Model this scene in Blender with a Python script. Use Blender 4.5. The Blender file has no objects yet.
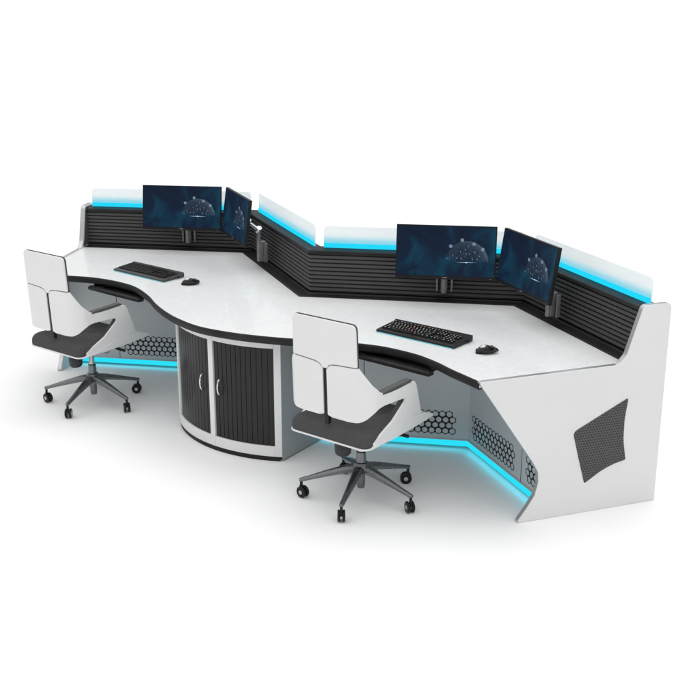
import bpy, bmesh, math, random
from mathutils import Vector, Matrix
random.seed(7)
R = math.radians
C = bpy.context.scene.collection
S = bpy.context.scene

# ------------------------------------------------------------------ materials
def mat(name, col, rough=0.5, metal=0.0, spec=0.5, coat=0.0):
    m = bpy.data.materials.new(name); m.use_nodes = True
    b = m.node_tree.nodes['Principled BSDF']
    b.inputs['Base Color'].default_value = (*col, 1)
    b.inputs['Roughness'].default_value = rough
    b.inputs['Metallic'].default_value = metal
    b.inputs['Specular IOR Level'].default_value = spec
    b.inputs['Coat Weight'].default_value = coat
    b.inputs['Coat Roughness'].default_value = 0.08
    return m

def noisy(m, c0, c1, scale=8, detail=4, rough=None, bump=0, bscale=300, coords='Object', stretch=None):
    nt = m.node_tree; b = nt.nodes['Principled BSDF']
    tc = nt.nodes.new('ShaderNodeTexCoord'); src = tc.outputs[coords]
    if stretch:
        mp = nt.nodes.new('ShaderNodeMapping'); mp.inputs['Scale'].default_value = stretch
        nt.links.new(src, mp.inputs[0]); src = mp.outputs[0]
    n = nt.nodes.new('ShaderNodeTexNoise'); n.inputs['Scale'].default_value = scale; n.inputs['Detail'].default_value = detail
    nt.links.new(src, n.inputs['Vector'])
    r = nt.nodes.new('ShaderNodeValToRGB')
    r.color_ramp.elements[0].position = .32; r.color_ramp.elements[1].position = .68
    r.color_ramp.elements[0].color = (*c0, 1); r.color_ramp.elements[1].color = (*c1, 1)
    nt.links.new(n.outputs['Fac'], r.inputs['Fac']); nt.links.new(r.outputs['Color'], b.inputs['Base Color'])
    if rough:
        mr = nt.nodes.new('ShaderNodeMapRange'); mr.inputs['To Min'].default_value = rough[0]; mr.inputs['To Max'].default_value = rough[1]
        nt.links.new(n.outputs['Fac'], mr.inputs['Value']); nt.links.new(mr.outputs[0], b.inputs['Roughness'])
    if bump:
        n2 = nt.nodes.new('ShaderNodeTexNoise'); n2.inputs['Scale'].default_value = bscale; n2.inputs['Detail'].default_value = 2
        nt.links.new(src, n2.inputs['Vector'])
        bp = nt.nodes.new('ShaderNodeBump'); bp.inputs['Strength'].default_value = bump; bp.inputs['Distance'].default_value = .002
        nt.links.new(n2.outputs['Fac'], bp.inputs['Height']); nt.links.new(bp.outputs[0], b.inputs['Normal'])
    return m

def emit(name, col, strength):
    m = bpy.data.materials.new(name); m.use_nodes = True
    nt = m.node_tree; nt.nodes.remove(nt.nodes['Principled BSDF'])
    e = nt.nodes.new('ShaderNodeEmission'); e.inputs[0].default_value = (*col, 1); e.inputs[1].default_value = strength
    nt.links.new(e.outputs[0], nt.nodes['Material Output'].inputs[0]); return m

M = {}
M['floor'] = noisy(mat('floor_white', (.92, .92, .92), .8, spec=.1), (.915, .915, .915), (.93, .93, .93), 1.2)
M['panel'] = noisy(mat('white_panel', (.71, .71, .715), .42), (.725, .727, .73), (.75, .751, .755), 2.5, rough=(.38, .5))
M['top'] = noisy(mat('worktop_white', (.8, .8, .8), .3, coat=.25), (.735, .742, .748), (.795, .797, .80), 42, 8, rough=(.26, .4))
M['edge'] = noisy(mat('black_edge_band', (.02, .02, .021), .42, spec=.18), (.017, .017, .018), (.026, .026, .027), 9)
M['silver'] = noisy(mat('silver_trim', (.52, .53, .54), .3, .75), (.48, .49, .5), (.58, .585, .59), 5)
M['slat'] = noisy(mat('slat_black', (.05, .05, .051), .42, .0, spec=.18), (.066, .066, .067), (.080, .080, .081), 5, stretch=(1, 1, 14), rough=(.34, .5))
M['black'] = noisy(mat('black_paint', (.018, .018, .019), .45, spec=.18), (.014, .014, .015), (.024, .024, .025), 7)
M['liner'] = noisy(mat('dark_grey_liner', (.085, .087, .09), .5, spec=.2), (.078, .08, .083), (.092, .094, .097), 5)
M['grey'] = noisy(mat('grey_metal_panel', (.47, .5, .52), .45), (.53, .56, .58), (.56, .585, .605), 3, rough=(.4, .5))
M['cabside'] = noisy(mat('grey_cabinet_side', (.40, .42, .43), .45), (.34, .36, .37), (.365, .38, .39), 3)
M['frame'] = noisy(mat('white_frame', (.74, .745, .75), .35), (.72, .725, .73), (.755, .76, .765), 4)
M['tambour'] = noisy(mat('tambour_black', (.025, .025, .026), .28, spec=.25), (.0195, .0195, .0205), (.0215, .0215, .0225), 2, rough=(.24, .30))
M['chrome'] = mat('chrome', (.75, .75, .76), .12, 1.0)
M['steel'] = noisy(mat('brushed_steel', (.3, .32, .33), .28, .9), (.165, .175, .18), (.19, .20, .205), 20, rough=(.2, .34))
M['shell'] = noisy(mat('white_shell', (.80, .80, .80), .35), (.735, .735, .735), (.76, .76, .76), 4, rough=(.32, .42))
M['fabric'] = noisy(mat('charcoal_fabric', (.042, .042, .043), .95, spec=.2), (.062, .062, .063), (.082, .081, .081), 160, 4, bump=.5, bscale=500)
M['pad'] = noisy(mat('arm_pad', (.055, .055, .056), .6, spec=.18), (.085, .085, .086), (.105, .105, .106), 40)
M['plastic'] = noisy(mat('black_plastic', (.014, .014, .015), .32, spec=.18), (.011, .011, .012), (.02, .02, .021), 30)
M['gloss'] = noisy(mat('gloss_black', (.012, .012, .013), .22, spec=.3, coat=.12), (.006, .006, .007), (.009, .009, .010), 30)
M['darkgrey'] = noisy(mat('dark_grey_plastic', (.05, .05, .052), .5, spec=.18), (.042, .042, .044), (.06, .06, .062), 30)
M['bracket'] = noisy(mat('bracket_grey', (.13, .13, .13), .4, .4), (.17, .17, .17), (.23, .23, .23), 20)
M['bezel'] = noisy(mat('bezel_black', (.012, .012, .013), .35, spec=.18), (.01, .01, .011), (.016, .016, .017), 12)
M['kbside'] = noisy(mat('keyboard_case', (.045, .047, .05), .4, .3, spec=.18), (.018, .019, .020), (.026, .027, .028), 25)
M['keycap'] = noisy(mat('keycap', (.012, .012, .013), .42, spec=.18), (.010, .010, .011), (.016, .016, .017), 60)
M['led'] = emit('cyan_led', (.018, .57, .72), 1.32)
M['ledglass'] = emit('cyan_led_strip', (.010, .40, .56), 1.75)
_m = emit('cyan_painted_glow', (.03, .62, .82), .95); _t = _m.node_tree; _mx = _t.nodes.new('ShaderNodeMixShader'); _tp = _t.nodes.new('ShaderNodeBsdfTransparent')
_e = [n for n in _t.nodes if n.type == 'EMISSION'][0]                # painted glow above the LED strip: emission fading to clear with height
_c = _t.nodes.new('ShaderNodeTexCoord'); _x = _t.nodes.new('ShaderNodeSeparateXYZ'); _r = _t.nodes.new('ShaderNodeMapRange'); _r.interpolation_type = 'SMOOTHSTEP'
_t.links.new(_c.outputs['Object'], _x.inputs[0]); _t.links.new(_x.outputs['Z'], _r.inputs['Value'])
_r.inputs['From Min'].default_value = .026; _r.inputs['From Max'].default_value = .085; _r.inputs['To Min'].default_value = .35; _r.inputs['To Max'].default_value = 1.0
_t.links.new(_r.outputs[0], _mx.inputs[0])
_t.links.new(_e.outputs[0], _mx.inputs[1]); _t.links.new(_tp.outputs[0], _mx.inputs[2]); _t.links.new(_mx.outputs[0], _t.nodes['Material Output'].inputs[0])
M['ledglow'] = _m
M['ledkb'] = emit('cyan_keyboard_glow', (.26, .66, .74), .85)
for nm, c in (('white', (.78, .78, .74)), ('orange', (.80, .58, .40)), ('teal', (.48, .70, .74)), ('green', (.62, .74, .52)), ('pink', (.74, .52, .52))):
    M['leg_' + nm] = emit('legend_' + nm, c, .95)
M['dot'] = emit('screen_dot', (.30, .40, .55), .6)
M['spark'] = emit('screen_spark', (.24, .42, .56), .55)
M['flare'] = emit('screen_flare', (.55, .8, 1.0), .9)
M['mark'] = mat('bezel_mark', (.35, .35, .36), .3, .5)

# frosted glass
def frosted():
    m = bpy.data.materials.new('frosted_glass'); m.use_nodes = True; nt = m.node_tree
    nt.nodes.remove(nt.nodes['Principled BSDF'])
    out = nt.nodes['Material Output']
    tr = nt.nodes.new('ShaderNodeBsdfTranslucent'); tr.inputs[0].default_value = (.86, .93, .95, 1)
    di = nt.nodes.new('ShaderNodeBsdfDiffuse'); di.inputs[0].default_value = (.88, .93, .945, 1)
    tp = nt.nodes.new('ShaderNodeBsdfTransparent'); tp.inputs[0].default_value = (.985, .997, 1, 1)
    gl = nt.nodes.new('ShaderNodeBsdfGlossy'); gl.inputs['Roughness'].default_value = .2
    a = nt.nodes.new('ShaderNodeMixShader'); a.inputs[0].default_value = .5
    nt.links.new(tr.outputs[0], a.inputs[1]); nt.links.new(di.outputs[0], a.inputs[2])
    b = nt.nodes.new('ShaderNodeMixShader'); b.inputs[0].default_value = .42
    n = nt.nodes.new('ShaderNodeTexNoise'); n.inputs['Scale'].default_value = 4
    tc = nt.nodes.new('ShaderNodeTexCoord'); nt.links.new(tc.outputs['Object'], n.inputs['Vector'])
    mr = nt.nodes.new('ShaderNodeMapRange'); mr.inputs['To Min'].default_value = .48; mr.inputs['To Max'].default_value = .64
    nt.links.new(n.outputs['Fac'], mr.inputs['Value']); nt.links.new(mr.outputs[0], b.inputs[0])
    nt.links.new(a.outputs[0], b.inputs[1]); nt.links.new(tp.outputs[0], b.inputs[2])
    c = nt.nodes.new('ShaderNodeMixShader'); c.inputs[0].default_value = .04
    nt.links.new(b.outputs[0], c.inputs[1]); nt.links.new(gl.outputs[0], c.inputs[2])
    nt.links.new(c.outputs[0], out.inputs[0]); return m
M['glass'] = frosted()

def screen_mat():
    m = bpy.data.materials.new('screen_picture'); m.use_nodes = True; nt = m.node_tree; N = nt.nodes; L = nt.links
    b = N['Principled BSDF']
    tc = N.new('ShaderNodeTexCoord')
    n1 = N.new('ShaderNodeTexNoise'); n1.inputs['Scale'].default_value = 5.5; n1.inputs['Detail'].default_value = 6; n1.inputs['Distortion'].default_value = .8
    L.new(tc.outputs['Object'], n1.inputs['Vector'])
    r1 = N.new('ShaderNodeValToRGB'); e = r1.color_ramp.elements
    e[0].position = .30; e[0].color = (.002, .0045, .013, 1); e[1].position = .74; e[1].color = (.003, .052, .092, 1)
    x = e.new(.5); x.color = (.0025, .0115, .031, 1)
    L.new(n1.outputs['Fac'], r1.inputs['Fac'])
    sx = N.new('ShaderNodeSeparateXYZ'); L.new(tc.outputs['Object'], sx.inputs[0])
    def mth(op, a, bb=None, clamp=False):
        k = N.new('ShaderNodeMath'); k.operation = op; k.use_clamp = clamp
        for i, v in enumerate((a, bb)):
            if v is None: continue
            if isinstance(v, (int, float)): k.inputs[i].default_value = v
            else: L.new(v, k.inputs[i])
        return k.outputs[0]
    dx = mth('SUBTRACT', sx.outputs['X'], .118); dz = mth('SUBTRACT', sx.outputs['Z'], -.052)
    rr = mth('DIVIDE', mth('SQRT', mth('ADD', mth('MULTIPLY', dx, dx), mth('MULTIPLY', dz, dz))), .118)
    inside = mth('MULTIPLY', mth('LESS_THAN', rr, 1.0), mth('GREATER_THAN', dz, 0.0))
    limb = mth('POWER', rr, 5.0)
    side = mth('ADD', mth('MULTIPLY', dx, 4.5), .45, True)
    n2 = N.new('ShaderNodeTexNoise'); n2.inputs['Scale'].default_value = 60; L.new(tc.outputs['Object'], n2.inputs['Vector'])
    glow = mth('ADD', mth('MULTIPLY', mth('MULTIPLY', limb, side), .13), mth('MULTIPLY', n2.outputs['Fac'], .035))
    f = mth('MULTIPLY', mth('MULTIPLY', glow, inside), mth('MULTIPLY', dz, 28.0, True))
    col = N.new('ShaderNodeMix'); col.data_type = 'RGBA'; col.blend_type = 'ADD'; col.inputs[0].default_value = 1
    L.new(r1.outputs['Color'], col.inputs[6])
    sc = N.new('ShaderNodeVectorMath'); sc.operation = 'SCALE'; sc.inputs[0].default_value = (.55, .75, .95); L.new(f, sc.inputs['Scale'])
    L.new(sc.outputs[0], col.inputs[7])
    b.inputs['Base Color'].default_value = (.006, .007, .01, 1); b.inputs['Roughness'].default_value = .35
    b.inputs['Specular IOR Level'].default_value = .06
    L.new(col.outputs[2], b.inputs['Emission Color']); b.inputs['Emission Strength'].default_value = 1.0
    return m
M['screen'] = screen_mat()

def vent_mat():
    m = noisy(mat('woven_vent', (.05, .05, .05), .6), (.066, .066, .067), (.085, .084, .084), 30)
    nt = m.node_tree; N = nt.nodes; L = nt.links; b = N['Principled BSDF']
    tc = N.new('ShaderNodeTexCoord'); sx = N.new('ShaderNodeSeparateXYZ'); L.new(tc.outputs['Object'], sx.inputs[0])
    def mth(op, a, bb=None):
        k = N.new('ShaderNodeMath'); k.operation = op
        for i, v in enumerate((a, bb)):
            if v is None: continue
            if isinstance(v, (int, float)): k.inputs[i].default_value = v
            else: L.new(v, k.inputs[i])
        return k.outputs[0]
    P = .0135
    row = mth('FLOOR', mth('DIVIDE', sx.outputs['Z'], P))
    odd = mth('MULTIPLY', mth('MODULO', mth('ADD', row, 1000), 2), .5)
    u = mth('SUBTRACT', mth('FRACT', mth('ADD', mth('DIVIDE', sx.outputs['X'], P * 1.1), odd)), .5)
    v = mth('SUBTRACT', mth('FRACT', mth('DIVIDE', sx.outputs['Z'], P)), .5)
    d = mth('SQRT', mth('ADD', mth('MULTIPLY', u, u), mth('MULTIPLY', v, v)))
    hole = mth('LESS_THAN', d, .30)
    mx = N.new('ShaderNodeMix'); mx.data_type = 'RGBA'
    old = b.inputs['Base Color'].links[0].from_socket
    L.new(hole, mx.inputs[0]); L.new(old, mx.inputs[6]); mx.inputs[7].default_value = (.006, .006, .006, 1)
    L.new(mx.outputs[2], b.inputs['Base Color'])
    bp = N.new('ShaderNodeBump'); bp.invert = True; bp.inputs['Strength'].default_value = .8; bp.inputs['Distance'].default_value = .003
    L.new(hole, bp.inputs['Height']); L.new(bp.outputs[0], b.inputs['Normal'])
    return m
M['vent'] = vent_mat()

# ------------------------------------------------------------------ helpers
def link(name, bm, m, parent=None, loc=(0, 0, 0), rot=(0, 0, 0), smooth=True, bevel=0, seg=2, angle=35, recalc=True):
    me = bpy.data.meshes.new(name)
    if recalc: bmesh.ops.recalc_face_normals(bm, faces=bm.faces[:])
    bm.to_mesh(me); bm.free()
    ms = m if isinstance(m, (list, tuple)) else [m]
    for k in ms: me.materials.append(k)
    o = bpy.data.objects.new(name, me); C.objects.link(o)
    o.location = loc; o.rotation_euler = rot
    if parent: o.parent = parent
    if smooth:
        me.polygons.foreach_set('use_smooth', [True] * len(me.polygons))
        me.set_sharp_from_angle(angle=R(angle))
    if bevel:
        b = o.modifiers.new('bevel', 'BEVEL'); b.width = bevel; b.segments = seg; b.limit_method = 'ANGLE'; b.angle_limit = R(35)
        b.harden_normals = False
    return o

def thing(name, label, cat, loc=(0, 0, 0), rotz=0, group=None):
    o = bpy.data.objects.new(name, None); C.objects.link(o); o.empty_display_size = .1
    o.location = loc; o.rotation_euler = (0, 0, rotz); o['label'] = label; o['category'] = cat
    if group: o['group'] = group
    return o

def copy_tree(o, parent=None):
    c = o.copy(); C.objects.link(c)
    if parent: c.parent = parent
    for ch in list(o.children): copy_tree(ch, c)
    return c

def box(bm, x0, x1, y0, y1, z0, z1, mi=0, M4=None):
    vs = [bm.verts.new((x, y, z)) for z in (z0, z1) for y in (y0, y1) for x in (x0, x1)]
    if M4: 
        for v in vs: v.co = M4 @ v.co
    for f in ((0, 2, 3, 1), (4, 5, 7, 6), (0, 1, 5, 4), (2, 6, 7, 3), (1, 3, 7, 5), (0, 4, 6, 2)):
        fc = bm.faces.new([vs[i] for i in f]); fc.material_index = mi
    return vs

def loft(bm, rings, caps=True, mi=0, closed=True):
    vr = [[bm.verts.new(p) for p in r] for r in rings]; n = len(rings[0])
    for a, b in zip(vr, vr[1:]):
        for i in range(n if closed else n - 1):
            f = bm.faces.new((a[i], a[(i + 1) % n], b[(i + 1) % n], b[i])); f.material_index = mi
    if caps:
        for r in (vr[0], vr[-1]):
            f = bm.faces.new(r); f.material_index = mi
    return vr

def tube(bm, p0, p1, r0, r1=None, n=16, mi=0):
    r1 = r0 if r1 is None else r1
    p0, p1 = Vector(p0), Vector(p1); d = (p1 - p0).normalized()
    u = d.orthogonal().normalized(); w = d.cross(u)
    ring = lambda p, r: [p + (u * math.cos(2 * math.pi * k / n) + w * math.sin(2 * math.pi * k / n)) * r for k in range(n)]
    loft(bm, [ring(p0, r0), ring(p1, r1)], mi=mi)

def lathe(bm, prof, n=24, M4=None, mi=0):
    rings = []
    for r, z in prof:
        rings.append([Vector((r * math.cos(2 * math.pi * k / n), r * math.sin(2 * math.pi * k / n), z)) for k in range(n)])
    if M4: rings = [[M4 @ p for p in r] for r in rings]
    loft(bm, rings, mi=mi)

def sweep(bm, path, r, n=10):
    pts = [Vector(p) for p in path]; rings = []
    up = Vector((0.13, .21, .97))
    for i, p in enumerate(pts):
        t = (pts[min(i + 1, len(pts) - 1)] - pts[max(i - 1, 0)]).normalized()
        u = t.cross(up).normalized(); w = u.cross(t)
        rings.append([p + (u * math.cos(2 * math.pi * k / n) + w * math.sin(2 * math.pi * k / n)) * r for k in range(n)])
    loft(bm, rings)

def fillet(pts, rad, n=6):
    """pts 2D closed polygon; rad a number or a list: rounds every corner"""
    out = []; N = len(pts)
    for i in range(N):
        r = rad[i] if isinstance(rad, (list, tuple)) else rad
        p = Vector(pts[i]); a = Vector(pts[i - 1]) - p; b = Vector(pts[(i + 1) % N]) - p
        if r <= 0: out.append(tuple(p)); continue
        la, lb = a.length, b.length; a.normalize(); b.normalize()
        ang = math.acos(max(-1, min(1, a.dot(b)))); 
        if ang > math.pi - .03: out.append(tuple(p)); continue
        t = min(r / math.tan(ang / 2), la * .48, lb * .48)
        q0, q1 = p + a * t, p + b * t
        for k in range(n + 1):
            s = k / n
            out.append(tuple(q0 * (1 - s) ** 2 + p * 2 * s * (1 - s) + q1 * s * s))
    return out

def catmull(pts, n=8):
    P = [Vector(p) for p in pts]; P = [P[0] * 2 - P[1]] + P + [P[-1] * 2 - P[-2]]; out = []
    for i in range(1, len(P) - 2):
        for k in range(n):
            t = k / n; a, b, c, d = P[i - 1:i + 3]
            out.append(.5 * ((2 * b) + (c - a) * t + (2 * a - 5 * b + 4 * c - d) * t * t + (3 * b - a - 3 * c + d) * t ** 3))
    out.append(P[-2]); return [tuple(v) for v in out]

def prism(bm, poly, fn0, fn1, mi=0, mi_side=None):
    """closed 2D polygon to a solid between two mappings"""
    a = [bm.verts.new(fn0(*p)) for p in poly]; b = [bm.verts.new(fn1(*p)) for p in poly]; n = len(poly)
    for r in (a, b):
        f = bm.faces.new(r); f.material_index = mi
    for i in range(n):
        f = bm.faces.new((a[i], a[(i + 1) % n], b[(i + 1) % n], b[i])); f.material_index = mi if mi_side is None else mi_side

# ------------------------------------------------------------------ the setting
fl = bmesh.new(); bmesh.ops.create_circle(fl, cap_ends=True, segments=96, radius=9000)
fo = link('floor', fl, M['floor'], smooth=False); fo['kind'] = 'structure'
for v in fo.data.polygons: pass

# ------------------------------------------------------------------ the desk
T = 2.1638; HT = 0.75
LEG = T / (2 * math.cos(R(30)))
dA = Vector((math.cos(R(30)), math.sin(R(30)))); dB = Vector((math.cos(R(30)), -math.sin(R(30))))
nA = Vector((-dA.y, dA.x)); nB = Vector((-dB.y, dB.x))
EL, ER = 1.165, 1.090
def pt(i, o):
    """zigzag corner i (0..4) of the line set o behind the back edge of the worktop"""
    k = o / math.cos(R(30))
    if i == 0: return -dA * EL + nA * o
    if i == 1: return Vector((0, k))
    if i == 2: return Vector((T / 2, -LEG / 2 + k))
    if i == 3: return Vector((T, k))
    return Vector((T, 0)) + dB * ER + nB * o

desk = thing('control_desk', 'long white control room desk with zigzag black slatted back wall and cyan edge lights', 'desk', (T / 2, -.6, 0))
OFF = Vector((T / 2, -.6, 0))
def part(name, bm, m, parent=None, origin=(0, 0, 0), rot=(0, 0, 0), **k):
    """a desk part: geometry in desk coordinates"""
    par = parent or desk
    base = -OFF if par is desk else Vector((0, 0, 0))
    return link(name, bm, m, par, base + Vector(origin), rot, **k)

# front edge of the worktop
half = [(0, -1.072), (.12, -1.082), (.25, -1.123), (.4, -1.19), (.53, -1.262), (.69, -1.335), (.87, -1.395), (T / 2, -1.427)]
front = [(-.614, -1.266), (-.55, -1.243), (-.47, -1.207), (-.36, -1.152), (-.25, -1.105), (-.12, -1.078)]
front += half + [(T - x, y) for x, y in half[-2::-1]] + [(T + .12, -1.078), (T + .25, -1.112), (T + .36, -1.155), (T + .46, -1.188), (T + .5595, -1.2205)]
fc = catmull(front, 7)
def backline(o): return [tuple(pt(i, o)) for i in (4, 3, 2, 1, 0)]
bm = bmesh.new()
outline = fc + backline(-.0015)
prism(bm, outline, lambda x, y: (x, y, .716), lambda x, y: (x, y, HT))
wt = part('worktop', bm, M['top'], bevel=.0015, seg=1)
# black edge band following the front curve
bm = bmesh.new(); rings = []
for i, p in enumerate(fc):
    a = Vector(fc[max(i - 1, 0)]); b = Vector(fc[min(i + 1, len(fc) - 1)]); t = (b - a).normalized(); n = Vector((t.y, -t.x)); p = Vector(p)
    prof = [(-.0295, .708), (.001, .708), (.005, .711), (.0075, .718), (.0085, .730), (.0075, .741), (.004, .7475), (.0006, .7495), (.0006, .7135), (-.0295, .7135)]
    rings.append([(p.x + n.x * u, p.y + n.y * u, z) for u, z in prof])
loft(bm, rings)
part('edge_band', bm, M['edge'], parent=wt)

# slatted back wall, four runs
def wallprof():
    pr = [(.092, .762)]
    z = .768; 
    for k in range(9):
        pr += [(.094, z), (.083, z + .0015), (.078, z + .005), (.082, z + .0185), (.0835, z + .0195), (.094, z + .0205)]
        z += .0245
    pr += [(.094, .991), (.155, .991), (.155, .762)]
    return pr
names = 'ABCD'
for i in range(4):
    def run(poly, m, name, parent=None, g0=0, g1=0, **k):
        bm = bmesh.new()
        d = (pt(i + 1, 0) - pt(i, 0)).normalized()
        f0 = lambda o, z: (*(pt(i, o) + d * g0), z)
        f1 = lambda o, z: (*(pt(i + 1, o) - d * g1), z)
        prism(bm, poly, f0, f1)
        return part(name, bm, m, parent, **k)
    w = run(wallprof(), M['slat'], 'slat_wall', smooth=False)
    run([(.074, .9935), (.074, 1.008), (.078, 1.013), (.12, 1.020), (.168, 1.020), (.168, .9935)], M['black'], 'top_cap', w)
    run([(.0, .714), (.0, .7525), (.004, .7545), (.012, .7545), (.016, .7515), (.070, .7515), (.0765, .758), (.156, .758), (.156, .714)], M['black'], 'cable_ledge', w)
    run([(.1575, .02), (.1575, .99), (.163, .99), (.163, .02)], M['panel'], 'rear_panel', w)
    # modesty panel with its light strip and honeycomb grilles
    mo = run([(-.364, .050), (-.364, .7125), (-.346, .7125), (-.346, .050)], M['grey'], 'modesty_panel')
    run([(-.371, .020), (-.371, .052), (-.3655, .052), (-.3655, .0485), (-.352, .0485), (-.352, .020)], M['led'], 'light_strip', mo)
    run([(-.371, .0535), (-.3655, .0535), (-.3655, .058), (-.369, .058)], M['grey'], 'light_cover', mo)
    # glass screen on the cap
    d = (pt(i + 1, 0) - pt(i, 0)).normalized(); n = Vector((-d.y, d.x))
    o = .138
    q0, q1 = pt(i, o), pt(i + 1, o)
    ga = .045 if i else .03; gb = .045 if i < 3 else .025
    if i in (1,): gb = .02
    Lx = (q1 - q0).length - ga - gb; s = q0 + d * ga
    ang = math.atan2(d.y, d.x)
    bm = bmesh.new(); poly = fillet([(0, 0), (Lx, 0), (Lx, .128), (0, .128)], [0, 0, .03, .03])
    prism(bm, poly, lambda x, z: (x, -.003, z), lambda x, z: (x, .003, z))
    gl = part('glass_screen', bm, M['glass'], origin=(s.x, s.y, 1.0205), rot=(0, 0, ang), smooth=False)
    bm = bmesh.new(); box(bm, 0, Lx, -.0085, -.0035, .0005, .028)
    link('light_strip', bm, M['ledglass'], gl, smooth=False, bevel=.001, seg=1)
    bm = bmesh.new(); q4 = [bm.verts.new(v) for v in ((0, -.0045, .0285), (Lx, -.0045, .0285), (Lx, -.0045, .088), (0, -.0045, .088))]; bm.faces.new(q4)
    link('painted_glow', bm, M['ledglow'], gl, smooth=False)  # flat sheet carrying the painted LED glow on the glass
    # grilles: black web between round grey discs
    def grille(u0, u1, z0, name='honeycomb_grille'):
        bm = bmesh.new(); P = .0386; hr = P / math.sqrt(3); cr = P * .405; rows = 4
        for r in range(rows):
            zc = z0 + P * .5 + r * P * .866
            nn = int((u1 - u0 - P * .5) / P)
            for c in range(nn):
                uc = u0 + P * .5 + c * P + (P * .5 if r % 2 == 0 else 0)
                hexv = [(uc + hr * math.cos(R(30 + 60 * k)), zc + hr * math.sin(R(30 + 60 * k))) for k in range(6)]
                m_ = 24; outer = []; inner = []
                for k in range(m_):
                    th = 2 * math.pi * k / m_; t6 = ((th - R(30)) % R(60)) - R(30)
                    rad = P * .5 / math.cos(t6)
                    th2 = th; outer.append((uc + rad * math.cos(th2 + R(0)), zc + rad * math.sin(th2)))
                    inner.append((uc + cr * math.cos(th2), zc + cr * math.sin(th2)))
                f = lambda u, z, y: (u, y, z)
                vo = [bm.verts.new(f(*p, -.0012)) for p in outer]; vi = [bm.verts.new(f(*p, -.0012)) for p in inner]
                vb = [bm.verts.new(f(*p, -.0002)) for p in inner]; vc = [bm.verts.new(f(*p, -.0002)) for p in outer]
                for k in range(m_):
                    j = (k + 1) % m_
                    bm.faces.new((vo[k], vo[j], vi[j], vi[k])); bm.faces.new((vi[k], vi[j], vb[j], vb[k])); bm.faces.new((vo[j], vo[k], vc[k], vc[j]))
        q = pt(i, -.364)
        link(name, bm, M['black'], mo, (q.x, q.y, 0), (0, 0, ang), smooth=False)
    Lm = (pt(i + 1, -.364) - pt(i, -.364)).length
    def span(a, b):  # distances from the bay corner
        return (Lm - b, Lm - a) if i in (0, 2) else (a, b)
    end = Lm - .03 if i in (0, 3) else 1.0
    for a_, b_ in ((.04, .555), (.64, min(end, .64 + .0386 * 8))):
        if b_ - a_ > .1: grille(*span(a_, b_), .085)
    # door seam
    u = span(.592, .596); bm = bmesh.new(); box(bm, u[0], u[1], -.0008, .0, .052, .70)
    q = pt(i, -.364); link('panel_seam', bm, M['black'], mo, (q.x, q.y, 0), (0, 0, ang), smooth=False)

# end panels
prof = [(0, .7525), (.712, .7525), (.752, .795), (.826, 1.036), (.982, 1.034), (.990, .0), (.206, .0), (.262, .075), (.300, .135), (.316, .20), (.312, .255), (.275, .318), (.222, .395)]
rad = [.010, .05, .06, .035, .03, .004, .012, .05, .06, .06, .05, .05, .05]
prof = [prof[0]] + [(a + .026, z) for a, z in prof[1:]]
poly = fillet(prof, rad, 8)
def end_panel(base, u, outw, th):
    bm = bmesh.new()
    nrm = Vector((outw.x, outw.y, 0))
    sgn = 1
    # local: x along u, y = outward, z up
    prism(bm, poly, lambda a, z: (a, -th + .0, z), lambda a, z: (a, 0, z), 0, 1)
    ang = math.atan2(u.y, u.x)
    if outw.dot(Vector((-u.y, u.x))) < 0:
        for v in bm.verts: v.co.y *= -1
    ep = part('end_panel', bm, [M['panel'], M['silver']], origin=(base.x, base.y, 0), rot=(0, 0, ang), bevel=.003, seg=2)
    return ep, (1 if outw.dot(Vector((-u.y, u.x))) > 0 else -1)
baseR = Vector((T, 0)) + dB * (ER + .028) + nB * -.792
epR, sg = end_panel(baseR, nB, dB, .0295)
baseL = -dA * (EL + .030) + nA * -.792
epL, sgL = end_panel(baseL, nA, -dA, .0295)
vp = [(.489, .437), (.784, .578), (.772, .47), (.775, .36), (.797, .252), (.725, .238), (.655, .209), (.572, .158), (.533, .286)]
vp = [(a + .026, z) for a, z in vp]
vpoly = fillet(vp, [.03, .008, .3, .3, .008, .3, .3, .008, .3], 6)
for ep, s in ((epR, sg), (epL, sgL)):
    bm = bmesh.new(); prism(bm, vpoly, lambda a, z: (a, -s * .002, z), lambda a, z: (a, s * .0035, z))
    link('woven_vent', bm, M['vent'], ep, smooth=False, bevel=.0015, seg=1)
    bm = bmesh.new(); lp = fillet([(.772, .760), (.80, .80), (.862, 1.022), (.99, 1.022), (.99, .760)], [.004, .05, .03, .01, .004], 5)
    prism(bm, lp, lambda a, z: (a, -s * .0315, z), lambda a, z: (a, -s * .0298, z))
    link('inner_liner', bm, M['liner'], ep, smooth=False)

# keyboard trays
for bx in (0, T):
    bm = bmesh.new()
    box(bm, bx - .275, bx + .19, -1.085, -.80, .672, .680)
    # ridged mat
    for k in range(7): box(bm, bx - .26, bx + .175, -1.055 + k * .03, -1.04 + k * .03, .680, .684)
    box(bm, bx - .275, bx - .265, -1.08, -.80, .680, .700); box(bm, bx + .18, bx + .19, -1.08, -.80, .680, .700)
    tr = part('keyboard_tray', bm, M['black'], bevel=.002, seg=1)
    bm = bmesh.new()
    pr = fillet([(-1.118, .664), (-1.118, .680), (-1.108, .688), (-1.075, .688), (-1.075, .664)], .005, 3)
    prism(bm, pr, lambda y, z: (bx - .292, y, z), lambda y, z: (bx + .206, y, z))
    link('wrist_rest', bm, M['edge'], tr, bevel=.004, seg=2)
    for xs in (-.29, .192):
        bm = bmesh.new(); box(bm, bx + xs, bx + xs + .013, -1.0, -.75, .684, .7125)
        link('tray_slide', bm, M['black'], tr, smooth=False)

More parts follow.
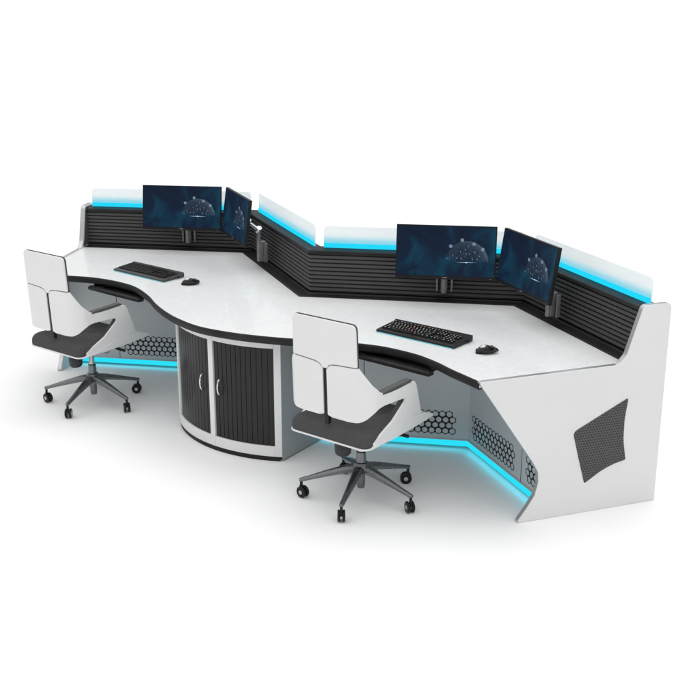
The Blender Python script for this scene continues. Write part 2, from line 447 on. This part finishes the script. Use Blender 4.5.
# ------------------------------------------------------------------ curved cabinet under the bulge
CX = 1.068
cab = thing('storage_cabinet', 'curved white cabinet with two black tambour doors under the bulge of the desk', 'cabinet', (CX, -1.05, 0))
HW, YC, YE = .415, -1.350, -1.225
sag = YE - YC; RA = (HW ** 2 + sag ** 2) / (2 * sag)
def arc(x, inset=0.0):
    return (YC + RA) - math.sqrt((RA - inset) ** 2 - x * x)
def cl(x, y, z): return (x, y + 1.05, z)
def arcbox(bm, x0, x1, z0, z1, in0, in1, n=12):
    xs = [x0 + (x1 - x0) * k / n for k in range(n + 1)]
    rings = []
    for x in xs:
        t = x / RA; k0 = (RA - in0) / RA; k1 = (RA - in1) / RA
        ya = lambda k: (YC + RA) - math.sqrt(RA * RA - x * x) * k
        rings.append([cl(x * k0, ya(k0), z0), cl(x * k0, ya(k0), z1), cl(x * k1, ya(k1), z1), cl(x * k1, ya(k1), z0)])
    loft(bm, rings)
def bodypoly(grow, yb=-.862):
    xs = [-HW + 2 * HW * k / 16 for k in range(17)]
    pl = [(x, arc(x) + grow) for x in xs]
    return pl
# frame: stiles and rails
bm = bmesh.new()
for x0, x1 in ((-HW, -HW + .030), (-.018, .018), (HW - .034, HW)): arcbox(bm, x0, x1, .028, .694, 0, .03, 4 if x1 - x0 < .1 else 12)
for x0, x1 in ((-HW + .030, -.018), (.018, HW - .034)):
    arcbox(bm, x0, x1, .028, .088, .0005, .03); arcbox(bm, x0, x1, .652, .694, .0005, .03)
link('frame', bm, M['frame'], cab, bevel=.002, seg=2)
bm = bmesh.new(); arcbox(bm, -HW + .006, HW - .012, .0, .0275, .006, .06, 16)
for sx in (-1, 1):
    pl = [(sx * (HW - .03), -1.17), (sx * .345, -.845), (sx * .33, -.845), (sx * (HW - .045), -1.17)]
    prism(bm, pl, lambda x, y: cl(x, y, 0), lambda x, y: cl(x, y, .0275))
link('plinth', bm, M['black'], cab, smooth=False)
for sx in (-1, 1):
    bm = bmesh.new()
    pl = [(sx * (HW - .0005), -1.2225), (sx * .372, -.84), (sx * .354, -.84), (sx * (HW - .022), -1.2)]
    prism(bm, pl, lambda x, y: cl(x, y, .008), lambda x, y: cl(x, y, .7))
    link('side_panel', bm, M['cabside'], cab, smooth=False, bevel=.0015, seg=1)
# doors: tambour slats
for x0, x1, hx in ((-HW + .031, -.019, -.072), (.019, HW - .035, .068)):
    bm = bmesh.new(); n = 12; st = (x1 - x0) / n; rings = []
    xs = []
    for k in range(n):
        a = x0 + k * st
        xs += [(a + .0002, .0145), (a + .0022, .0145), (a + .0032, .0105), (a + st * .5, .0100), (a + st - .0006, .0105)]
    for x, ins in xs:
        k0 = (RA - ins) / RA; k1 = (RA - .024) / RA; ya = lambda k: (YC + RA) - math.sqrt(RA * RA - x * x) * k
        rings.append([cl(x * k0, ya(k0), .0885), cl(x * k0, ya(k0), .6515), cl(x * k1, ya(k1), .6515), cl(x * k1, ya(k1), .0885)])
    loft(bm, rings)
    dr = link('door', bm, M['tambour'], cab, angle=25)
    y = arc(hx) + .012
    bm = bmesh.new(); zc = .392; path = []
    for k in range(13):
        t = math.pi * k / 12; path.append(cl(hx, y - .032 * math.sin(t) ** .6, zc - .046 * math.cos(t)))
    sweep(bm, path, .0048)
    link('handle', bm, M['chrome'], dr)
    bm = bmesh.new(); box(bm, hx - .012, hx + .012, y + .05 + 1.0 - .002, y + 1.05 + .001, zc - .055, zc + .055)
    link('handle_plate', bm, M['plastic'], dr, bevel=.004)

# ------------------------------------------------------------------ monitors
def make_monitor(loc, rz, tilt, wall_off, side, top=1.0):
    t = thing('monitor', 'x', 'monitor', loc, rz, 'monitors in front of the slat wall')
    W, H = .555, .300
    q = (R(-tilt), 0, 0)
    bm = bmesh.new(); box(bm, -W / 2, W / 2, -.006, .016, -H / 2, H / 2)
    cs = link('casing', bm, M['bezel'], t, rot=q, bevel=.003)
    bm = bmesh.new(); box(bm, -.2, .2, .0165, .042, -.10, .09); link('rear_housing', bm, M['darkgrey'], cs, bevel=.012, seg=3)
    bm = bmesh.new(); box(bm, -W / 2 + .006, W / 2 - .006, -.0075, -.0062, -H / 2 + .020, H / 2 - .006)
    sc = link('screen', bm, M['screen'], t, rot=q, smooth=False)
    # picture details: luminous discs, sparks and the base flare of the dome
    def disc(bm, x, z, r, sx=1.0):
        vs = [bm.verts.new((x + r * sx * math.cos(2 * math.pi * k / 16), -.0079, z + r * math.sin(2 * math.pi * k / 16))) for k in range(16)]
        bm.faces.new(vs)
    bx, bz, br = .118, -.052, .118
    k = br / 235.0
    P = lambda px, py: (bx + (px - 320) * k, bz + (488 - py) * k)
    for p in ((138, 313), (262, 243), (392, 283), (490, 340)):
        bm = bmesh.new(); disc(bm, *P(*p), .0098); link('graphic_disc', bm, M['dot'], sc, smooth=False)
    bm = bmesh.new()
    rr = random.Random(3)
    for p in ((165, 408), (248, 368), (298, 345), (335, 305), (350, 395), (403, 372), (258, 445), (212, 440), (380, 445), (432, 448), (100, 447), (310, 390), (455, 415)):
        disc(bm, *P(*p), .0030 + .0015 * rr.random(), .8)
        x, z = P(*p); box(bm, x - .0005, x + .0005, -.0079, -.0077, z - .012 * rr.random() - .003, z - .002)
    for _ in range(60):
        a = rr.uniform(0, math.pi); q_ = rr.uniform(.15, .9) * br
        disc(bm, bx + q_ * math.cos(a), bz + q_ * math.sin(a) * .7 + .004, rr.uniform(.0006, .0013))
    link('graphic_sparks', bm, M['spark'], sc, smooth=False)
    bm = bmesh.new(); x, z = P(315, 488)
    vs = [bm.verts.new(v) for v in ((x - .06, -.0079, z), (x, -.0079, z - .0016), (x + .06, -.0079, z), (x, -.0079, z + .0016))]; bm.faces.new(vs)
    disc(bm, x, z, .0036, 1.6)
    link('graphic_flare', bm, M['flare'], sc, smooth=False)
    bm = bmesh.new()
    for kx in range(4): box(bm, -.012 + kx * .0065, -.0075 + kx * .0065, -.0068, -.0062, -H / 2 + .0075, -H / 2 + .0125)
    link('bezel_mark', bm, M['mark'], cs, smooth=False)
    bm = bmesh.new(); box(bm, W / 2 - .03, W / 2 - .022, -.0068, -.0062, -H / 2 + .009, -H / 2 + .011)
    link('power_light', bm, M['mark'], cs, smooth=False)
    # wall bracket and arm; local +y points to the wall
    yw = wall_off; zb = -loc[2]
    bm = bmesh.new()
    for x in (-.047, .037): box(bm, side + x, side + x + .012, yw - .022, yw - .001, zb + .80, zb + .925)
    box(bm, side - .018, side + .018, yw - .040, yw - .001, zb + .80, zb + .93)
    br_ = link('wall_bracket', bm, M['bracket'], t, bevel=.002, seg=2)
    bm = bmesh.new(); tube(bm, (side, yw - .045, zb + .80), (side, yw - .045, zb + top), .015)
    link('pole', bm, M['bracket'], br_)
    kn = Vector((side - .035 if side > 0 else side * .5, yw - .105 if side > 0 else yw - .09, zb + 1.055))
    j1 = Vector((side, yw - .045, zb + top + .005))
    bm = bmesh.new(); tube(bm, j1, kn, .012, .010); tube(bm, kn, (0, .065, .0), .010, .013)
    ar = link('arm', bm, M['silver'], t)
    bm = bmesh.new(); box(bm, -.05, .05, .043, .050, -.05, .05); tube(bm, (0, .0505, 0), (0, .07, 0), .022)
    link('mount_plate', bm, M['darkgrey'], t, bevel=.003)
    for p in (j1, kn):
        bm = bmesh.new(); lathe(bm, [(.008, -.022), (.018, -.020), (.020, -.012), (.020, .012), (.018, .020), (.008, .022)], 24, Matrix.Translation(p) @ Matrix.Rotation(R(35), 4, 'Y'))
        link('arm_joint', bm, M['silver'], ar)
    return t
mA = make_monitor((-.275, -.298, 1.073), R(30.5), 10, .199, -.015)
mA['label'] = 'leftmost of four monitors, square to the viewer above the left bay keyboard'
mB = make_monitor((.235, -.292, 1.075), R(-29.5), 8, .158, .14)
mB['label'] = 'narrow looking angled monitor in the left bay with a silver arm joint showing behind it'
for src, lab in ((mA, 'monitor turned square to the viewer above the right bay keyboard, behind the nearer chair'), ):
    c = copy_tree(src); c.location.x += T; c['label'] = lab

mD = make_monitor((.235 + T, -.292, 1.075), R(-29.5), 8, .158, .055, .93)
mD['label'] = 'angled monitor in the right bay nearest the tall white end panel, rightmost of four'
# ------------------------------------------------------------------ keyboards and mice
def make_keyboard(loc, rz):
    t = thing('keyboard', 'x', 'keyboard', loc, rz, 'keyboards on the white worktop')
    W, D = .486, .176
    bm = bmesh.new()
    pr = [(-D / 2, .003), (-D / 2 - .004, .008), (-D / 2, .0155), (-D / 2 + .02, .0175), (D / 2 - .012, .0285), (D / 2 - .012, .033), (D / 2, .033), (D / 2, .003)]
    prism(bm, pr, lambda y, z: (-W / 2, y, z), lambda y, z: (W / 2, y, z))
    case = link('case', bm, M['kbside'], t, bevel=.0025, seg=2)
    bm = bmesh.new(); box(bm, -W / 2 + .012, W / 2 - .012, -D / 2 - .0055, D / 2 - .02, .0004, .0024)
    link('underglow', bm, M['ledkb'], t, smooth=False)
    bm = bmesh.new()
    sl = math.atan2(.011, D - .032)
    M4 = Matrix.Translation((0, .0, .0232)) @ Matrix.Rotation(sl, 4, 'X')
    box(bm, -W / 2 + .012, W / 2 - .012, -.062, .066, -.001, .0006, 0, M4)
    link('key_bed', bm, M['plastic'], t, smooth=False)
    U = .0198; x0 = -W / 2 + .018
    rows = [
        (5, [(0, 1)] + [(2 + k, 1) for k in range(4)] + [(6.5 + k, 1) for k in range(4)] + [(11 + k, 1) for k in range(4)] + [(15.25 + k, 1) for k in range(3)]),
        (4, [(k, 1) for k in range(13)] + [(13, 2)] + [(15.25 + k, 1) for k in range(3)] + [(18.5 + k, 1) for k in range(4)]),
        (3, [(0, 1.5)] + [(1.5 + k, 1) for k in range(12)] + [(13.5, 1.5)] + [(15.25 + k, 1) for k in range(3)] + [(18.5 + k, 1) for k in range(4)]),
        (2, [(0, 1.75)] + [(1.75 + k, 1) for k in range(11)] + [(12.75, 2.25)] + [(18.5 + k, 1) for k in range(3)]),
        (1, [(0, 2.25)] + [(2.25 + k, 1) for k in range(10)] + [(12.25, 2.75)] + [(16.25, 1)] + [(18.5 + k, 1) for k in range(4)]),
        (0, [(0, 1.5), (1.5, 1.25), (2.75, 7), (9.75, 1.25), (11, 1.25), (12.25, 1.25), (13.5, 1.5)] + [(15.25 + k, 1) for k in range(3)] + [(18.5, 2), (20.5, 1), (21.5, 1)]),
    ]
    cache = {}; rr = random.Random(5); cnt = 0
    legs = ['leg_white', 'leg_white', 'leg_orange', 'leg_teal', 'leg_green', 'leg_white', 'leg_pink', 'leg_teal']
    for r, ks in rows:
        for u, w in ks:
            li = rr.randrange(8)
            if u < 15 and 5 < u < 9: li = rr.choice((2, 2, 6, 0))
            key = (w, legs[li])
            y = -.054 + r * .0198 + (.004 if r == 5 else 0); x = x0 + (u + w / 2) * U * .992
            p = M4 @ Vector((x, y, .0012))
            if key not in cache:
                bm = bmesh.new(); hw = w * U / 2 - .0011; a = .0082; tw = hw - .0026; b = .0060
                loft(bm, [[(-hw, -a, 0), (hw, -a, 0), (hw, a, 0), (-hw, a, 0)], [(-tw, -b, .0072), (tw, -b, .0072), (tw, b + .001, .0072), (-tw, b + .001, .0072)]])
                if w < 6:
                    g = .0026
                    for (ax, ay, bx_, by) in ((-g, -.002, -g + .0013, .0042), (-g, .0030, g, .0042), (g - .0013, .0, g, .0042), (-g, -.0002, g, .0010)):
                        box(bm, ax, bx_, ay, by, .0072, .0075, 1)
                o = link('key', bm, [M['keycap'], M[key[1]]], t, p, (sl, 0, 0), smooth=False); cache[key] = o
            else:
                o = cache[key].copy(); C.objects.link(o); o.location = p; o.parent = t
            cnt += 1
    bm = bmesh.new(); tube(bm, (W / 2, D / 2 - .05, .012), (W / 2 + .014, D / 2 - .05, .012), .004); 
    link('cable_plug', bm, M['plastic'], t)
    return t
kb = make_keyboard((-.034, -.825, HT + .0002), R(-.5))
kb['label'] = 'black keyboard with a grey front edge and cyan underglow on the left bay worktop'
k2 = copy_tree(kb); k2.location = (T - .046, -.812, HT + .0002); k2.rotation_euler[2] = R(.8)
k2['label'] = 'black keyboard with brightly lit key letters and cyan underglow on the right bay worktop'
# the farther keyboard carries dimmer letters in the photo
dim = {}
for nm in ('white', 'orange', 'teal', 'green', 'pink'):
    c = {'white': (.36, .33, .26), 'orange': (.46, .28, .14), 'teal': (.18, .36, .38), 'green': (.36, .38, .20), 'pink': (.38, .24, .22)}[nm]
    dim['legend_' + nm] = emit('legend_dim_' + nm, c, .3)
grey_case = noisy(mat('keyboard_case_grey', (.11, .112, .115), .4, .2, spec=.2), (.062, .064, .067), (.078, .080, .083), 25)
for o in kb.children:
    if o.name.split('.')[0] == 'case':
        o.data = o.data.copy(); o.data.materials[0] = grey_case
done = {}
for o in kb.children:
    if o.name.split('.')[0] == 'key':
        if o.data.name not in done:
            me = o.data.copy(); me.materials[1] = dim[o.data.materials[1].name]; done[o.data.name] = me
        o.data = done[o.data.name]

def make_mouse(loc, rz):
    t = thing('mouse', 'x', 'mouse', loc, rz, 'mice beside the keyboards')
    def hull(fn_w, y0, y1, h, n=14, m_=16, z0=.003, wx=1.0):
        bm = bmesh.new(); rings = []
        for i in range(n + 1):
            t_ = i / n; y = y0 + (y1 - y0) * (1 - math.cos(math.pi * t_)) / 2
            s = (y - y0) / (y1 - y0); e = max(1e-3, math.sin(math.pi * min(max(s, .002), .998)) ** .45)
            w = fn_w(s) * e; hh = h(s) * e
            ring = []
            for k in range(m_):
                a = 2 * math.pi * k / m_; zx = math.sin(a)
                ring.append((w * math.copysign(abs(math.cos(a)) ** .8, math.cos(a)), y, z0 + (hh * zx if zx > 0 else .003 * zx)))
            rings.append(ring)
        loft(bm, rings); return bm
    body = link('body', hull(lambda s: .036 - .006 * math.sin(math.pi * s), -.062, .062, lambda s: .020 + .022 * math.sin(math.pi * min(1, s * .9 + .15))), M['gloss'], t)
    bm = hull(lambda s: .024, -.046, .018, lambda s: .0446, z0=.0035)
    link('palm_cover', bm, M['silver'], t)
    # side wing
    bm = bmesh.new()
    pl = fillet([(-.036, -.045), (-.058, -.03), (-.060, .015), (-.047, .04), (-.032, .03)], .008, 4)
    prism(bm, pl, lambda x, y: (x, y, .003), lambda x, y: (x, y, .009)); link('thumb_wing', bm, M['gloss'], t, bevel=.002)
    bm = bmesh.new()
    pl = fillet([(.030, -.05), (.046, -.03), (.052, .02), (.044, .06), (.028, .05)], .006, 4)
    prism(bm, pl, lambda x, y: (x, y, .012), lambda x, y: (x, y, .022)); link('side_fin', bm, M['gloss'], t, bevel=.002)
    for sx in (-1, 1):
        bm = bmesh.new(); pl = fillet([(sx * .003, .012), (sx * .026, .008), (sx * .023, .064), (sx * .006, .068)], .004, 3)
        prism(bm, pl, lambda x, y: (x, y, .030 - (y - .01) * .28), lambda x, y: (x, y, .0365 - (y - .01) * .30)); link('mouse_button', bm, M['gloss'], t, bevel=.001)
    bm = bmesh.new(); tube(bm, (-.004, .036, .0285), (.004, .036, .0285), .009, n=20); link('scroll_wheel', bm, M['bracket'], t)
    bm = bmesh.new(); box(bm, -.0255, -.0235, -.03, .0, .022, .026); link('light_slit', bm, M['ledkb'], t, smooth=False)
    return t
mo1 = make_mouse((.362, -.832, HT), R(-27)); mo1['label'] = 'black and silver sculpted mouse on the left bay worktop, behind the curved cabinet'
mo1.scale = (.9, .9, .9)
mo2 = copy_tree(mo1); mo2.location = (T + .346, -.835, HT); mo2['label'] = 'black and silver sculpted mouse beside the keyboard near the right end panel'

# ------------------------------------------------------------------ swivel chairs
def make_chair(loc, rz):
    t = thing('swivel_chair', 'x', 'chair', loc, rz, 'white shell swivel chairs')
    XS, YB, XW, RC = .012, -.285, .245, .085
    SL = XW - RC - XS; AL = RC * math.pi / 2
    def path(s, off=0.0):
        if s <= SL: p = Vector((XS + s, YB)); n = Vector((0, 1))
        elif s <= SL + AL:
            a = (s - SL) / RC; p = Vector((XW - RC + RC * math.sin(a), YB + RC - RC * math.cos(a))); n = Vector((-math.sin(a), math.cos(a)))
        else: p = Vector((XW, YB + RC + (s - SL - AL))); n = Vector((-1, 0))
        return p + n * off
    ys = lambda y: SL + AL + (y - YB - RC)
    def lean(x, y, z):   # the back leans a little and flares
        k = max(0, z - .55); rear = max(0, min(1, (-.05 - y) / .2))
        arm = max(0, min(1, (y + .25) / .2)) * max(0, min(1, (z - .44) / .24))
        return (x + .027 * arm * (1 if x > .1 else 0), y - rear * .02 * (k / .45) - .034 * arm, z)
    def shell(poly, off0, off1, mirror, mapx=None):
        bm = bmesh.new(); vs = [bm.verts.new((p[0], 0, p[1])) for p in poly]; bm.faces.new(vs)
        lo = min(p[0] for p in poly); hi = max(p[0] for p in poly); s = lo + .012
        while s < hi:
            bmesh.ops.bisect_plane(bm, geom=bm.verts[:] + bm.edges[:] + bm.faces[:], plane_co=(s, 0, 0), plane_no=(1, 0, 0)); s += .0125 if s < SL + AL + .03 else .04
        bmesh.ops.recalc_face_normals(bm, faces=bm.faces[:])
        out = bmesh.new(); A = {}; B = {}
        def pos(v, off):
            if callable(off): off = off(v.co.x)
            p = path(v.co.x, off); q = lean(p.x, p.y, v.co.z)
            return (-q[0] if mirror else q[0], q[1], q[2])
        for v in bm.verts: A[v] = out.verts.new(pos(v, off0)); B[v] = out.verts.new(pos(v, off1))
        for f in bm.faces:
            out.faces.new([A[v] for v in f.verts]); out.faces.new([B[v] for v in reversed(f.verts)])
        for e in bm.edges:
            if len(e.link_faces) == 1:
                a, b = e.verts; out.faces.new((A[a], A[b], B[b], B[a]))
        bm.free(); return out
    side_pts = [(0, .772), (.020, .792), (.06, .800), (.185, .808), (.210, .778), (.252, .722), (.300, .682), (.348, .664),
                (.45, .667), (ys(.04), .672), (ys(.098), .668), (ys(.113), .646), (ys(.164), .482), (ys(.20), .455), (ys(.262), .436), (ys(.268), .424), (ys(.10), .414), (.42, .408), (ys(-.245), .404),
                (ys(-.235), .430), (ys(-.08), .500), (ys(.022), .578), (ys(.026), .600), (ys(-.05), .607), (.335, .606), (.29, .600), (.252, .580), (.215, .553), (.18, .538), (.12, .533), (.03, .533), (0, .540)]
    side_r = [.01, .02, .05, .012, .05, .08, .08, .1, .2, .06, .014, .03, .05, .05, .01, .006, 0, 0, .004, .02, .05, .016, .016, .1, .1, .08, .08, .08, .06, .06, .02, .01]
    outl = fillet(side_pts, side_r, 5)
    for mir in (False, True):
        ws = link('back_panel', shell(outl, 0, .012, mir), M['shell'], t, angle=40)
        back_pad = fillet([(.006, .772), (.02, .79), (.06, .80), (.185, .80), (.210, .768), (.250, .712), (.282, .660), (.296, .612), (.285, .598), (.25, .578), (.215, .553), (.18, .538), (.12, .534), (.03, .534), (.006, .54)],
                          [.01, .02, .05, .012, .05, .06, .05, .01, .04, .06, .06, .04, .04, .02, .01], 4)
        link('inner_pad', shell(back_pad, .0125, .0185, mir), M['fabric'], ws, angle=40)
        bol = fillet([(ys(-.235), .430), (ys(-.08), .500), (ys(.022), .578), (ys(.030), .612), (ys(.052), .612), (ys(.070), .570), (ys(.07), .46), (ys(-.12), .425)], [.004, .05, .014, .012, .014, .03, .03, .02], 4)
        link('seat_bolster', shell(bol, .0125, .040, mir), M['fabric'], ws, angle=40, bevel=.004, seg=2)
    # head panel
    hp = [(-.190, .8125), (-.060, .804), (-.026, .796), (-.014, .776), (.014, .776), (.026, .796), (.060, .804), (.190, .8125), (.186, 1.015), (-.186, 1.015)]
    hr = [.006, .03, .02, .006, .006, .02, .03, .006, .028, .028]
    hpoly = fillet(hp, hr, 5)
    bm = bmesh.new(); prism(bm, hpoly, lambda x, z: lean(x, YB + .001, z), lambda x, z: lean(x, YB + .012, z))
    hd = link('head_panel', bm, M['shell'], t, bevel=.0025)
    bm = bmesh.new(); prism(bm, fillet([(-.189, .806), (.189, .806), (.1865, 1.0175), (-.1865, 1.0175)], [.006, .006, .03, .03], 5), lambda x, z: lean(x, YB + .0125, z), lambda x, z: lean(x, YB + .024, z))
    link('head_pad', bm, M['fabric'], hd, bevel=.004, seg=3)
    bm = bmesh.new(); box(bm, -.0115, .0115, YB + .006, YB + .03, .488, .774)
    for v in bm.verts: v.co = Vector(lean(*v.co))
    link('spine', bm, M['plastic'], t, bevel=.003)
    # seat shell tray
    def tray(bm, pl, za, zb):
        k = .045
        prism(bm, pl, lambda x, y: (x, y, za + (y + .285) * k), lambda x, y: (x, y, zb + (y + .285) * k))
    bm = bmesh.new()
    tray(bm, fillet([(-.2435, -.2835), (.2435, -.2835), (.251, .0), (.246, .272), (-.246, .272), (-.251, .0)], [.055, .055, .3, .05, .05, .3], 8), .401, .410)
    st = link('seat_shell', bm, M['shell'], t, bevel=.003, seg=2)
    wing = fillet([(ys(-.19), .412), (ys(-.1), .436), (ys(0), .462), (ys(.09), .476), (ys(.17), .472), (ys(.235), .452), (ys(.272), .434), (ys(.268), .424), (ys(.1), .414), (ys(-.1), .408)], [.01, .1, .1, .1, .08, .05, .008, .008, 0, 0], 5)
    for mir in (False, True):
        link('seat_shell_side', shell(wing, -.006, .002, mir), M['shell'], st, angle=50, bevel=.003)
    bm = bmesh.new()
    pl = fillet([(-.2405, -.2815), (.2405, -.2815), (.236, .250), (-.236, .250)], .05, 8)
    ring = lambda g, z: [(x * (1 - g / .236), (y + .014) * (1 - g / .264) - .014, z + (y + .285) * .03 - .012 * math.exp(-(x / .14) ** 2) * (1 if z > .47 else 0) - (max(0, y + .02) / .27) ** 1.6 * .055 * max(0, (z - .418) / .06)) for x, y in pl]
    loft(bm, [ring(0.004, .410), ring(0, .418), ring(.001, .442), ring(.006, .459), ring(.014, .470), ring(.028, .479), ring(.055, .484), ring(.11, .483), ring(.19, .477)])
    link('seat_cushion', bm, M['fabric'], t, angle=60)
    # arm pads
    for sx in (-1, 1):
        bm = bmesh.new()
        pl = [(-.168, .664), (-.163, .676), (-.13, .680), (.045, .690), (.070, .687), (.075, .676), (.045, .6725), (-.11, .6655)]
        kk = lambda y: max(0, min(1, (y + .25) / .2))
        prism(bm, fillet(pl, .007, 4), lambda y, z: (sx * (.2465 + .027 * kk(y)), y - .034 * kk(y), z), lambda y, z: (sx * (.212 + .027 * kk(y)), y - .034 * kk(y), z))
        link('arm_pad', bm, M['pad'], t, bevel=.006, seg=3)
    # mechanism
    bm = bmesh.new(); box(bm, -.10, .10, -.14, .15, .352, .402); mech = link('tilt_mechanism', bm, M['plastic'], t, bevel=.015, seg=3)
    bm = bmesh.new(); lathe(bm, [(.005, .250), (.030, .251), (.040, .262), (.043, .29), (.040, .352)], 24, Matrix.Translation((-.05, -.085, 0))); link('tension_knob', bm, M['darkgrey'], mech)
    bm = bmesh.new(); tube(bm, (.10, .06, .375), (.20, .07, .372), .006); tube(bm, (.17, .07, .372), (.235, .072, .370), .009); link('lever', bm, M['plastic'], mech)
    bm = bmesh.new(); lathe(bm, [(.017, .20), (.017, .352)], 20); gl = link('gas_lift', bm, M['silver'], t)
    bm = bmesh.new(); lathe(bm, [(.010, .056), (.019, .057), (.021, .07), (.022, .145), (.022, .19)], 20); link('column_tube', bm, M['steel'], gl)
    # star base
    bm = bmesh.new(); lathe(bm, [(.026, .142), (.040, .150), (.040, .182), (.034, .196), (.026, .200), (.024, .252), (.019, .256)], 28); hub = link('base_hub', bm, M['steel'], t)
    RR = .304
    th0 = 218.57 - math.degrees(rz)
    def leg_bm():
        bm = bmesh.new(); rings = []
        for d, w, z0, z1 in ((.028, .027, .148, .186), (.09, .022, .138, .172), (.18, .0165, .117, .144), (.26, .0125, .097, .117), (.300, .0115, .086, .104), (.314, .008, .087, .101)):
            rings.append([(d, -w, z0), (d, -w * 1.05, z0 + (z1 - z0) * .55), (d, -w * .55, z1), (d, w * .55, z1), (d, w * 1.05, z0 + (z1 - z0) * .55), (d, w, z0)])
        loft(bm, rings); return bm
    leg0 = cas0 = None
    for k in range(5):
        a = R(th0 + 72 * k)
        if not leg0:
            leg0 = link('base_leg', leg_bm(), M['steel'], t, (0, 0, 0), (0, 0, a), angle=30, bevel=.0015, seg=2)
            bm = bmesh.new(); tube(bm, (0, 0, .045), (0, 0, .09), .0075); box(bm, -.011, .011, -.0055, .0055, .034, .062); cas0 = link('caster', bm, M['plastic'], t, bevel=.002)
            for sy in (-1, 1):
                bm = bmesh.new(); Mx = Matrix.Translation((-.010, sy * .0125, .0302)) @ Matrix.Rotation(R(90), 4, 'X')
                lathe(bm, [(.010, -.0065), (.026, -.0065), (.0300, -.0035), (.0300, .0035), (.026, .0065), (.010, .0065)], 28, Mx); w_ = link('wheel', bm, M['plastic'], cas0)
                bm = bmesh.new(); lathe(bm, [(.004, -.0075), (.011, -.0072), (.011, .0072), (.004, .0075)], 20, Mx); 
                # chrome hub shares the wheel object as a second look
                me = w_.data; me.materials.append(M['silver']); b2 = bmesh.new(); b2.from_mesh(me); n0 = len(b2.faces)
                tmp = bpy.data.meshes.new('t'); bm.to_mesh(tmp); bm.free(); b2.from_mesh(tmp); bpy.data.meshes.remove(tmp)
                for i_, f in enumerate(b2.faces):
                    if i_ >= n0: f.material_index = 1
                b2.to_mesh(me); b2.free()
            cas = cas0
        else:
            l = leg0.copy(); C.objects.link(l); l.rotation_euler = (0, 0, a)
            cas = copy_tree(cas0)
        cas.location = (RR * math.cos(a), RR * math.sin(a), 0)
        cas.rotation_euler = (0, 0, a + R([-40, 19, -34, -36, 120][k]))
    return t
ch = make_chair((-.0727, -1.294, 0), R(2))
ch['label'] = 'white shell swivel chair with charcoal seat at the left bay, farther from the viewer'
c2 = copy_tree(ch); c2.location.x += T
c2['label'] = 'white shell swivel chair with charcoal seat in front of the right bay, nearer the viewer'

# ------------------------------------------------------------------ light
w = bpy.data.worlds.new('World'); S.world = w; w.use_nodes = True
bg = w.node_tree.nodes['Background']; bg.inputs[0].default_value = (1, 1, 1, 1)
_n = w.node_tree.nodes; _l = w.node_tree.links          # a white studio dome, brighter overhead than at the horizon
_tc = _n.new('ShaderNodeTexCoord'); _sx = _n.new('ShaderNodeSeparateXYZ'); _mr = _n.new('ShaderNodeMapRange')
_l.new(_tc.outputs['Generated'], _sx.inputs[0]); _l.new(_sx.outputs['Z'], _mr.inputs['Value'])
_mr.inputs['To Min'].default_value = .22; _mr.inputs['To Max'].default_value = 1.68
_l.new(_mr.outputs[0], bg.inputs[1])
def area(name, loc, target, size, energy, col=(1, 1, 1)):
    l = bpy.data.lights.new(name, 'AREA'); l.shape = 'DISK'; l.size = size; l.energy = energy; l.color = col
    o = bpy.data.objects.new(name, l); C.objects.link(o); o.location = loc
    o.rotation_euler = (Vector(target) - Vector(loc)).to_track_quat('-Z', 'Y').to_euler(); return o
area('studio_softbox', (1.5, 1.2, 6.5), (1.1, -.6, 0), 6, 60)

# the lit cyan strips under the four knee panels throw their light down on the floor
for i in range(4):
    a, b = pt(i, -.379), pt(i + 1, -.379); d = (b - a).normalized(); n = Vector((-d.y, d.x))
    l = bpy.data.lights.new('strip_lamp', 'AREA'); l.shape = 'RECTANGLE'; l.size = (b - a).length - .04; l.size_y = .008; l.energy = 0.08; l.color = (.03, .78, 1.0)
    o = bpy.data.objects.new('strip_lamp', l); C.objects.link(o); m = (a + b) / 2; o.location = (m.x, m.y, .032)
    z = -Vector((-n.x * .45, -n.y * .45, -1)).normalized(); x = Vector((d.x, d.y, 0)); y = z.cross(x).normalized(); x = y.cross(z)
    o.matrix_world = Matrix(((x.x, y.x, z.x, m.x), (x.y, y.y, z.y, m.y), (x.z, y.z, z.z, .032), (0, 0, 0, 1)))
# ------------------------------------------------------------------ camera
cd = bpy.data.cameras.new('camera'); cam = bpy.data.objects.new('camera', cd); C.objects.link(cam); S.camera = cam
F, PX, PY = 1103.6266, 306.0, 364.2
cd.sensor_width = 36; cd.lens = F / 700 * 36; cd.shift_x = (350 - PX) / 700; cd.shift_y = (PY - 350) / 700
cd.clip_start = .05; cd.clip_end = 30000
mtx = Matrix.Rotation(R(41.602), 4, 'Z') @ Matrix.Rotation(R(90 - 18.489), 4, 'X') @ Matrix.Rotation(R(-.5664), 4, 'Z')
cam.matrix_world = Matrix.Translation((5.2991, -5.3193, 2.4380)) @ mtx

S.view_settings.view_transform = 'Standard'; S.view_settings.look = 'None'; S.view_settings.exposure = 0; S.view_settings.gamma = 1
S.render.engine = 'CYCLES'; S.cycles.max_bounces = 12; S.cycles.transparent_max_bounces = 12
